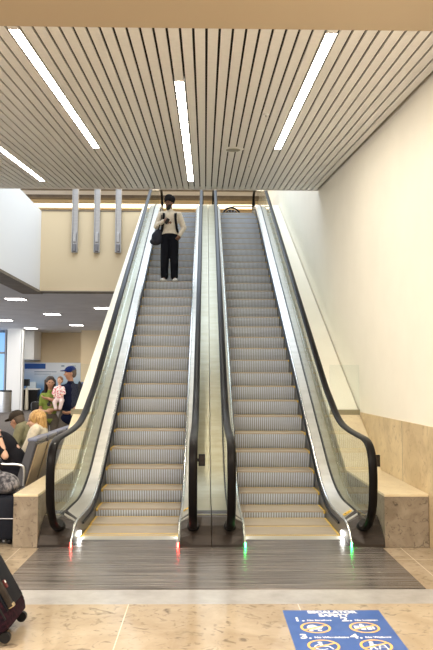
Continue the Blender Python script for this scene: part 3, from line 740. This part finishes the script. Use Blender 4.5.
shoes(dad, Jd, clothmat('dark shoe', (.05,.05,.05)))
hair(dad, Jd['head'], Rd, DH0, .97)
CAPB = clothmat('blue cap cloth', (.008,.022,.12))
def baseball_cap(root, c, R, m, s=1.):
    c = V3(c); q = lambda x, y, z: c+R @ Vector((x, y, z))*s; bm = B()
    ell(bm, q(0,.012,.058), (.087*s,.104*s,.075*s), R); ell(bm, q(0,-.105,.055), (.07*s,.075*s,.012*s), R)
    return obj('cap', fused(bm, .007, 1), m, root, smooth='all')
baseball_cap(dad, Jd['head'], Rd, CAPB)
bk = thing('backpack', 'slate blue backpack on the back of the man in the blue cap', 'backpack', (-2.23, 5.66, 1.2))
bm = B(); box(bm, -.12, .14, -.10, .12, -.08, .34, bev=.05); obj('pack', bm, clothmat('slate bag cloth', (.10,.15,.26)), bk, smooth=True)
bm = B(); tube(bm, catmull([(-.05,-.08,.30), (-.06,-.16,.34), (-.05,-.25,.25), (-.02,-.24,.08), (.0,-.1,-.02)], 4), .016, 8); obj('strap', bm, BK, bk, smooth=True)

mum = stand(-2.80, 5.45, 12, 'person with long dark hair in a lime green top, beside the blue cap', 1.)
Rm = head_rot(8, 6)
Jw = dict(pelvis=(0,.02,.90), chest=(0,.02,1.20), neck=(0,.0,1.39), head=(0,-.015,1.52), R=Rm,
    shl=(.125,.02,1.29), shr=(-.125,.02,1.29), ell=(.165,-.02,1.04), elr=(-.17,.0,1.03), wrl=(.06,-.19,1.05), wrr=(-.05,-.19,1.02),
    hipl=(.085,.02,.85), hipr=(-.085,.02,.85), knl=(.09,.0,.47), knr=(-.09,.0,.47), anl=(.09,.04,.075), anr=(-.09,.04,.075), footl=(.02,-.13,-.04), footr=(-.02,-.13,-.04))
figure(mum, Jw, SK['olive'], s=.78, head_s=.95, voxel=.01, hands={'l': ((-.9,-.1,.0), (0,.6,-.2), .5, 1), 'r': ((.9,-.1,.1), (0,.6,-.2), .5, -1)})
shirt(mum, Jw, clothmat('lime green top', (.19,.25,.055)), s=.78, sleeve=.6, name='top', hem=.05)
trousers(mum, Jw, clothmat('grey brown trousers', (.10,.085,.07)), s=.82)
shoes(mum, Jw, clothmat('black shoe', (.02,.02,.02)), s=.9)
DH = mat('dark brown hair', (.025,.014,.010), .6)
hair(mum, Jw['head'], Rm, DH, .95, length=.26, vol=1.02)
bm = B(); ell(bm, (.0,-.14,1.22), (.035,.012,.05)); ell(bm, (-.02,-.145,1.14), (.03,.012,.035)); obj('scarf', fused(bm, .006, 1), mat('black scarf', (.02,.02,.02), .8), mum, smooth='all')
sb = thing('shoulder_bag', 'black handbag on the shoulder of the woman in the lime green top', 'bag', (-3.04, 5.52, .93))
bm = B(); box(bm, -.09,.07,-.13,.13,0,.26,bev=.04); obj('pouch', bm, M['black'], sb, smooth=True)
bm = B(); tube(bm, catmull([(.0,-.08,.25),(.09,-.05,.42),(.12,.0,.46),(.09,.05,.42),(.0,.08,.25)],4), .010, 8); obj('strap', bm, M['black'], sb, smooth=True)

baby = thing('person', 'baby in white and pink patterned clothes held against the chest of the man', 'person', (-2.60, 5.27, 1.14))
baby.scale = (.82,.82,.82)
Rb = head_rot(-10, 0)
Jb = dict(pelvis=(0,.0,.13), chest=(0,.0,.30), neck=(0,.0,.42), head=(.01,-.01,.52), R=Rb, shl=(.08,0,.36), shr=(-.08,0,.36), ell=(.12,-.05,.25), elr=(-.12,-.04,.25), wrl=(.08,-.12,.22), wrr=(-.08,-.11,.20),
    hipl=(.05,0,.10), hipr=(-.05,0,.10), knl=(.08,-.13,.06), knr=(-.07,-.13,.06), anl=(.05,-.13,-.07), anr=(-.04,-.14,-.07), footl=(.0,-.05,-.02), footr=(.0,-.05,-.02))
figure(baby, Jb, SK['fair'], s=.5, head_s=.72, voxel=.007, hands={'l': ((0,-.5,-.5), (0,0,1), .5, 1), 'r': ((0,-.5,-.5), (0,0,1), .5, -1)})
pk = mat('patterned baby cloth', (.8,.7,.7), .9); noisy(pk, (.62,.16,.22), (.85,.80,.80), (34,34,34), lo=.44, hi=.5, detail=1.)
shirt(baby, Jb, pk, s=.56, sleeve=1.6, voxel=.008, name='romper'); trousers(baby, Jb, mat('pale pink cloth', (.75,.62,.64), .9), s=.56, voxel=.008)
hair(baby, Jb['head'], Rb, mat('light brown hair', (.16,.08,.04), .7), .72)

# ------------------------------------------------------------------ tandem chairs facing the far left
def make_chair(y, label):
    t = thing('lounge_chair', label, 'chair', (-2.25, y, .0), (0,0,0), 'row of airport lounge chairs')
    bm = B()  # backrest: slab leaning back to +x
    pr = [(.10,.42), (.24,.90), (.30,.915), (.33,.88), (.20,.38)]
    a = [bm.verts.new((p[0], -.25, p[1])) for p in pr]; b = [bm.verts.new((p[0], .25, p[1])) for p in pr]
    bm.faces.new(a); bm.faces.new(b[::-1])
    for i in range(5): bm.faces.new((a[i], b[i], b[(i+1)%5], a[(i+1)%5]))
    bmesh.ops.bevel(bm, geom=list(bm.edges), offset=.012, segments=2, affect='EDGES'); bk_ = obj('backrest', bm, M['chairgrey'], t, smooth=True)
    bm = B(); sh = [(.345,.85), (.215,.38), (.206,.384), (.336,.855)]
    a = [bm.verts.new((p[0], -.235, p[1])) for p in sh]; b = [bm.verts.new((p[0], .235, p[1])) for p in sh]; bm.faces.new(a); bm.faces.new(b[::-1])
    for i in range(4): bm.faces.new((a[i], b[i], b[(i+1)%4], a[(i+1)%4]))
    obj('back_shell', bm, M['chairback'], bk_)
    obj('top_edge', boxb(.225,.335,-.252,.252,.885,.925,bev=.014), M['chairtop'], bk_, smooth=True)
    obj('seat', boxb(-.40,.17,-.25,.25,.36,.44,bev=.03), M['chairgrey'], t, smooth=True)
    for sy in (-1, 1):
        bm = B(); yv = sy*.265
        tube(bm, catmull([(.20,yv,.40),(.20,yv,.58),(.16,yv,.63),(.0,yv,.64),(-.22,yv,.645),(-.30,yv,.62),(-.30,yv,.40)],5), .014, 8); obj('armrest', bm, M['steel'], t, smooth=True)
    obj('beam', boxb(-.05,.03,-.28,.28,.30,.36), M['skirt'], t)
    for sy in (-1, 1):
        bm = B(); tube(bm, [(-.01,sy*.22,.31),(-.01,sy*.22,.03)], .02, 10); tube(bm, [(-.25,sy*.22,.026),(.22,sy*.22,.026)], .018, 10); obj('leg', bm, M['steel'], t, smooth=True)
    return t
CH = [(1.10, 'grey lounge chair nearest the stone block, with the person in black'), (1.67, 'grey lounge chair of the blonde woman, second from the stone block'), (2.24, 'grey lounge chair of the man in the dark cap, third in the row'), (2.81, 'grey lounge chair, empty, at the far end of the row')]
for i, (y, lab) in enumerate(CH):
    if i == 0: c0 = make_chair(y, lab)
    else:
        c_ = copy_tree(c0); c_.location.y = y; c_['label'] = lab

# seated people, local frame: they face -x (root rotated), built facing -y then turned -90 deg
def seated(x, y, label, lean=0., rz=-90):
    return thing('person', label, 'person', (x, y, 0.006), (0,0,radians(rz)))
def Jseat(lean, R, hx=0., s=1., hd=(0,0,0)):
    a = radians(lean); L = lambda h, o=0.: (hx, -sin(a)*h+.0+o*cos(a), .52+cos(a)*h)
    ch = L(.36); nk = L(.54); hdp = (hx+hd[0], nk[1]-.02+hd[1], nk[2]+.125*cos(a*.6)+hd[2])
    return dict(pelvis=(0,0,.53), chest=ch, neck=nk, head=hdp, R=R, shl=(.17+hx, ch[1]-sin(a)*.09, ch[2]+cos(a)*.10), shr=(-.17+hx, ch[1]-sin(a)*.09, ch[2]+cos(a)*.10),
        ell=(.22, ch[1]-.10, ch[2]-.18), elr=(-.22, ch[1]-.10, ch[2]-.18), wrl=(.12, ch[1]-.30, .62), wrr=(-.12, ch[1]-.30, .62),
        hipl=(.09,-.04,.52), hipr=(-.09,-.04,.52), knl=(.11,-.46,.52), knr=(-.11,-.46,.52), anl=(.12,-.44,.075), anr=(-.12,-.44,.075), footl=(.01,-.14,-.04), footr=(-.01,-.14,-.04))
HN = {'l': ((-.3,-.7,-.3), (0,0,-1), .4, 1), 'r': ((.3,-.7,-.3), (0,0,-1), .4, -1)}
bl = seated(-2.19, 1.67, 'person with blonde bobbed hair and a cream cardigan sitting in the chair row')
Rf = head_rot(12, 8); Jl = Jseat(-13, Rf, s=.95, hd=(0,-.04,-.105))
figure(bl, Jl, SK['fair'], s=.92, voxel=.01, hands=HN, head_s=1.)
shirt(bl, Jl, clothmat('cream cardigan', (.66,.60,.48)), s=.95, sleeve=1.9, name='cardigan'); trousers(bl, Jl, clothmat('dark trousers', (.04,.04,.05)), s=.95); shoes(bl, Jl, clothmat('black shoe b', (.02,.02,.02)), .9)
BLH = noisy(mat('blonde hair', (.62,.38,.14), .5), (.30,.15,.045), (.66,.42,.16), (60,60,8))[0]
hair(bl, Jl['head'], Rf, BLH, .98, length=.11, vol=1.14)
mc = seated(-2.25, 2.27, 'person in a dark baseball cap and olive green shirt leaning forward in the chair row')
Rc = head_rot(-30, 22); Jc = Jseat(25, Rc, hd=(0,-.03,-.10))
figure(mc, Jc, SK['tan'], voxel=.01, hands=HN)
shirt(mc, Jc, clothmat('olive shirt', (.22,.21,.13)), sleeve=.9); trousers(mc, Jc, clothmat('khaki trousers', (.12,.10,.08))); shoes(mc, Jc, clothmat('brown shoe', (.05,.03,.02)))
baseball_cap(mc, Jc['head'], Rc, clothmat('dark cap cloth', (.045,.035,.028)), 1.06)
hair(mc, Jc['head'], Rc, mat('grey brown hair', (.10,.07,.05), .7), .96)
pb = seated(-2.12, 1.10, 'person in black clothes bent far forward in the nearest chair, bare arms raised')
Rp = head_rot(0, 40); Jp = Jseat(37, Rp, hd=(0,-.16,-.05))
Jp['ell'] = (.27, -.14, .72); Jp['elr'] = (-.20, -.20, .76); Jp['wrl'] = (.20,-.25,.98); Jp['wrr'] = (-.06,-.34,1.0)
figure(pb, Jp, SK['fair'], voxel=.01, hands={'l': ((-.2,-.3,.9), (0,-.5,0), .5, 1), 'r': ((.2,-.3,.9), (0,-.5,0), .5, -1)})
shirt(pb, Jp, clothmat('black top', (.012,.012,.016)), sleeve=.7, name='top'); trousers(pb, Jp, clothmat('black trousers', (.012,.012,.018))); shoes(pb, Jp, clothmat('black shoe c', (.02,.02,.02)))
hair(pb, Jp['head'], Rp, DH, 1., length=.08)
bm = B(); 
for k in range(1): tube(bm, [(.213+.036*cos(a), -.235+.036*sin(a), .935) for a in [2*pi*i/16 for i in range(17)]], .010, 8)
obj('watch', bm, M['black'], pb, smooth=True)

# bag on a black case beside the block
cs = thing('suitcase', 'black soft suitcase standing on the floor left of the narrow stone block', 'suitcase', (-2.075, -.02, 0))
obj('shell', boxb(-.24,.22,-.20,.16,.04,.455,bev=.05), clothmat('black case cloth', (.012,.014,.022), .6), cs, smooth=True)
bm = B(); 
for sx in (-.18, .16):
    for sy in (-.15, .11): q = bmesh.ops.create_uvsphere(bm, u_segments=12, v_segments=8, radius=.028); bmesh.ops.translate(bm, verts=q['verts'], vec=(sx, sy, .028))
obj('wheels', bm, M['black'], cs, smooth=True)
bm = B(); tube(bm, [(-.24,-.203,.25),(.22,-.203,.25)], .006, 6); obj('zip', bm, M['skirt'], cs)
bg = thing('duffel_bag', 'grey crumpled bag lying on top of the black suitcase', 'bag', (-2.095, -.02, .459))
bm = B(); ell(bm, (0,0,.105), (.22,.17,.11)); ell(bm, (-.10,.02,.14), (.13,.13,.09)); ell(bm, (.10,-.02,.08), (.13,.15,.085)); ell(bm, (.0,-.03,.20), (.05,.05,.05))
obj('pouch', fused(bm, .012, 2), noisy(mat('grey checked cloth', (.2,.2,.22), .9), (.03,.03,.04), (.24,.23,.25), (22,22,9), lo=.42, hi=.6, bump=.6)[0], bg, smooth='all')
bm = B(); tube(bm, catmull([(-.05,-.03,.235),(-.03,-.04,.30),(.03,-.04,.30),(.05,-.03,.235)],5), .011, 8); obj('handle', bm, BK, bg, smooth=True)

# rolling suitcase in the left foreground, tilted as it is pulled
rs = thing('trolley_suitcase', 'dark plum trolley suitcase tilted on its wheels in the left foreground', 'suitcase', (-1.225, -2.62, .0), (0, radians(-31), 0))
PLUM = noisy(mat('plum case cloth', (.02,.006,.012), .8, spec=.1), (.006,.004,.008), (.03,.009,.016), (40,40,40))[0]
obj('shell', boxb(-.22,.10,-.16,.30,.06,.72,bev=.06), PLUM, rs, smooth=True)
obj('side_panel', boxb(.095,.112,-.10,.24,.16,.62,bev=.008), mat('black case panel', (.006,.007,.012), .6, spec=.2), rs, smooth=True)
for yv in (-.135, .275):
    bm = B(); tube(bm, [(.085,yv,.13),(.085,yv,.65)], .007, 8); obj('piping', bm, M['black'], rs)
bm = B(); box(bm, .112,.145,-.085,-.045,.17,.40,bev=.006); obj('grab_handle', bm, M['bronze'], rs)
bm = B(); box(bm, .112,.150,-.083,-.047,.165,.187,bev=.004); box(bm, .112,.150,-.083,-.047,.385,.407,bev=.004); obj('handle_stud', bm, mat('pale gold', (.5,.40,.24), .35, .6), rs)
bm = B(); box(bm, .112,.122,.04,.065,.27,.32); obj('tag', bm, mat('red tag', (.12,.02,.02), .5), rs)
bm = B(); box(bm, .122,.124,.043,.06,.30,.315); obj('tag_print', bm, M['ink'], rs)
for sy in (-.12, .25):
    bm = B(); q = bmesh.ops.create_cone(bm, cap_ends=True, segments=24, radius1=.032, radius2=.032, depth=.03); bmesh.ops.transform(bm, matrix=Matrix.Translation((.03, sy, .040)) @ Matrix.Rotation(pi/2, 4, 'X'), verts=q['verts']); obj('wheel', bm, M['black'], rs, smooth=True)
bm = B(); tube(bm, [(-.19,-.05,.70),(-.19,-.05,1.10),(-.19,.20,1.10),(-.19,.20,.70)], .010, 8); obj('pull_handle', bm, M['steel'], rs)

# ------------------------------------------------------------------ far things
tc_ = thing('trash_can', 'round stainless steel bin on the carpet by the blue window', 'bin', (-9.66, 26.7, .006))
bm = B(); bmesh.ops.create_cone(bm, cap_ends=True, segments=40, radius1=.30, radius2=.30, depth=.98); o = obj('drum', bm, M['steel'], tc_, smooth=True); o.location.z = .49
bm = B(); bmesh.ops.create_cone(bm, cap_ends=True, segments=40, radius1=.32, radius2=.29, depth=.08); o = obj('lid', bm, M['black'], tc_, smooth=True); o.location.z = 1.02
def poster_mat():
    m = mat('poster print', (.7,.75,.8), .4); nt = m.node_tree; N = nt.nodes; L = nt.links; b = N['Principled BSDF']
    tc = N.new('ShaderNodeTexCoord'); sp = N.new('ShaderNodeSeparateXYZ'); L.new(tc.outputs['Object'], sp.inputs[0])
    n = N.new('ShaderNodeTexNoise'); n.inputs['Scale'].default_value = 1.6; L.new(tc.outputs['Object'], n.inputs['Vector'])
    ad = N.new('ShaderNodeMath'); ad.operation = 'MULTIPLY_ADD'; L.new(n.outputs['Fac'], ad.inputs[0]); ad.inputs[1].default_value = .5; L.new(sp.outputs['Z'], ad.inputs[2])
    r = N.new('ShaderNodeValToRGB'); r.color_ramp.elements[0].position = .15; r.color_ramp.elements[0].color = (.02,.07,.22,1); r.color_ramp.elements[1].position = 1.; r.color_ramp.elements[1].color = (.78,.82,.88,1)
    e = r.color_ramp.elements.new(.45); e.color = (.04,.20,.50,1); e = r.color_ramp.elements.new(.68); e.color = (.35,.52,.70,1)
    mr = N.new('ShaderNodeMapRange'); mr.inputs['From Min'].default_value = .4; mr.inputs['From Max'].default_value = 2.2; L.new(ad.outputs[0], mr.inputs['Value']); L.new(mr.outputs[0], r.inputs['Fac'])
    L.new(r.outputs[0], b.inputs['Base Color']); return m
po = thing('poster_wall', 'wide white and blue poster board on the far beige wall behind the family', 'poster', (-7.9, 30.9, .0))
obj('board', boxb(-1.95,1.1,-.06,.0,.3,2.5), poster_mat(), po)
obj('blue_header', boxb(-1.92,-.80,-.075,-.06,2.16,2.44), mat('blue header', (.01,.09,.36), .4), po)
bm = B(); box(bm, .05,.22,-.065,-.06,2.28,2.36); box(bm,.55,.85,-.065,-.06,2.30,2.34); box(bm,-1.4,-.2,-.065,-.06,1.98,2.02); box(bm,-1.4,-.5,-.065,-.06,1.86,1.89); obj('poster_lines', bm, mat('grey print', (.25,.32,.42), .5), po)
kk = thing('kiosk', 'black service kiosk with a pale top standing in front of the poster', 'kiosk', (-9.02, 29.5, .0))
obj('cabinet', boxb(-.42,.30,-.3,.3,0,1.05,bev=.02), M['black'], kk); obj('counter_top', boxb(-.45,.33,-.33,.33,1.05,1.12), M['white'], kk)
obj('monitor', boxb(-.35,.15,-.04,.04,1.12,1.45,bev=.01), mat('pale screen', (.6,.68,.75), .3), kk)
kp = thing('queue_post', 'cream bollard standing left of the black kiosk', 'post', (-9.13, 28.65, 0.0))
bm = B(); cap(bm, (0,0,.1), (0,0,1.1), .10, .07); obj('post_body', bm, mat('cream post', (.7,.66,.55), .5), kp, smooth=True); bm = B(); box(bm,-.12,.12,-.12,.12,1.25,1.6); tube(bm,[(0,0,1.1),(0,0,1.3)],.02); obj('post_head', bm, M['black'], kp)

# wheeled chair glimpsed past the top of the right escalator
wc = thing('wheelchair', 'dark wheelchair just showing beyond the top of the right escalator', 'wheelchair', (.80, 15.3, UF))
for yv in (-.28, .28):
    bm = B(); tube(bm, [(.29*cos(a), yv, .46+.29*sin(a)) for a in [2*pi*i/40 for i in range(41)]], .03, 8); w_ = obj('wheel', bm, M['black'], wc, smooth=True)
    bm = B()
    for i in range(6): a = pi*i/6; tube(bm, [(.28*cos(a), yv, .46+.28*sin(a)), (-.28*cos(a), yv, .46-.28*sin(a))], .006, 6)
    tube(bm, [(0,yv-.03,.46),(0,yv+.03,.46)], .05, 16); obj('spokes', bm, M['steel'], w_)
    bm = B(); q = bmesh.ops.create_cone(bm, cap_ends=True, segments=32, radius1=.24, radius2=.24, depth=.02); bmesh.ops.transform(bm, matrix=Matrix.Translation((0,yv*.9,.46)) @ Matrix.Rotation(pi/2, 4, 'X'), verts=q['verts']); obj('side_guard', bm, M['bronze'], wc)
obj('seat', boxb(-.2,.25,-.24,.24,.50,.56,bev=.02), M['black'], wc); obj('backrest', boxb(-.26,-.2,-.24,.24,.5,.70,bev=.02), M['black'], wc)
bm = B(); tube(bm, catmull([(-.2,-.26,.72),(.1,-.26,.80),(.45,-.26,.80),(.78,-.26,.80)],5), .018, 8); obj('arm_bar', bm, M['black'], wc, smooth=True)
bm = B(); tube(bm, [(.75,-.26,.0),(.75,-.26,.98)], .03, 10); tube(bm, [(.75,-.26,.02),(.45,-.26,.02),(0,-.26,.2)], .02, 8); obj('frame', bm, M['bronze'], wc)

# ------------------------------------------------------------------ light
def area(name, loc, size, energy, col, rot=(0,0,0), sy=None):
    l = bpy.data.lights.new(name, 'AREA'); l.energy = energy; l.color = col; l.shape = 'RECTANGLE'; l.size = size; l.size_y = sy or size
    o = bpy.data.objects.new(name, l); C.objects.link(o); o.location = loc; o.rotation_euler = rot; return o
area('skylight', (-1.6, 10.6, 10.2), 6.0, 300, (.66,.81,1.), (0,0,0), 6.5)
area('upper_hall_light', (-1.5, 16.5, 8.4), 6, 70, (1,.88,.66), (0,0,0), 2)
area('hall_light', (-3.5, -5.5, 4.2), 4, 330, (1,.90,.76), (0,0,0), 5)
area('hall_light_side', (.9, -4.5, 4.2), 1.2, 110, (1,.90,.76), (0,0,0), 4)
area('left_hall_light', (-6.5, 5.5, 3.9), 4, 170, (1,.93,.84), (0,0,0), 5)
area('left_fill', (-15.5, 17, 1.9), 3.4, 420, (.85,.92,1.), (0, radians(-90), 0), 22)  # added unseen fill lamp, brightens the lower ceiling and column sides
area('back_hall_light', (-7.5, 21, 4.0), 5, 300, (1,.92,.8), (0,0,0), 12)
W = bpy.data.worlds.new('world'); S.world = W; W.use_nodes = True
W.node_tree.nodes['Background'].inputs[0].default_value = (1,.965,.915,1); W.node_tree.nodes['Background'].inputs[1].default_value = .55
S.view_settings.view_transform = 'Standard'; S.view_settings.look = 'None'; S.view_settings.gamma = 1; S.view_settings.exposure = .9
S.view_settings.use_curve_mapping = False
S.cycles.use_denoising = True; S.cycles.max_bounces = 8; S.cycles.transparent_max_bounces = 24; S.cycles.caustics_reflective = False; S.cycles.caustics_refractive = False
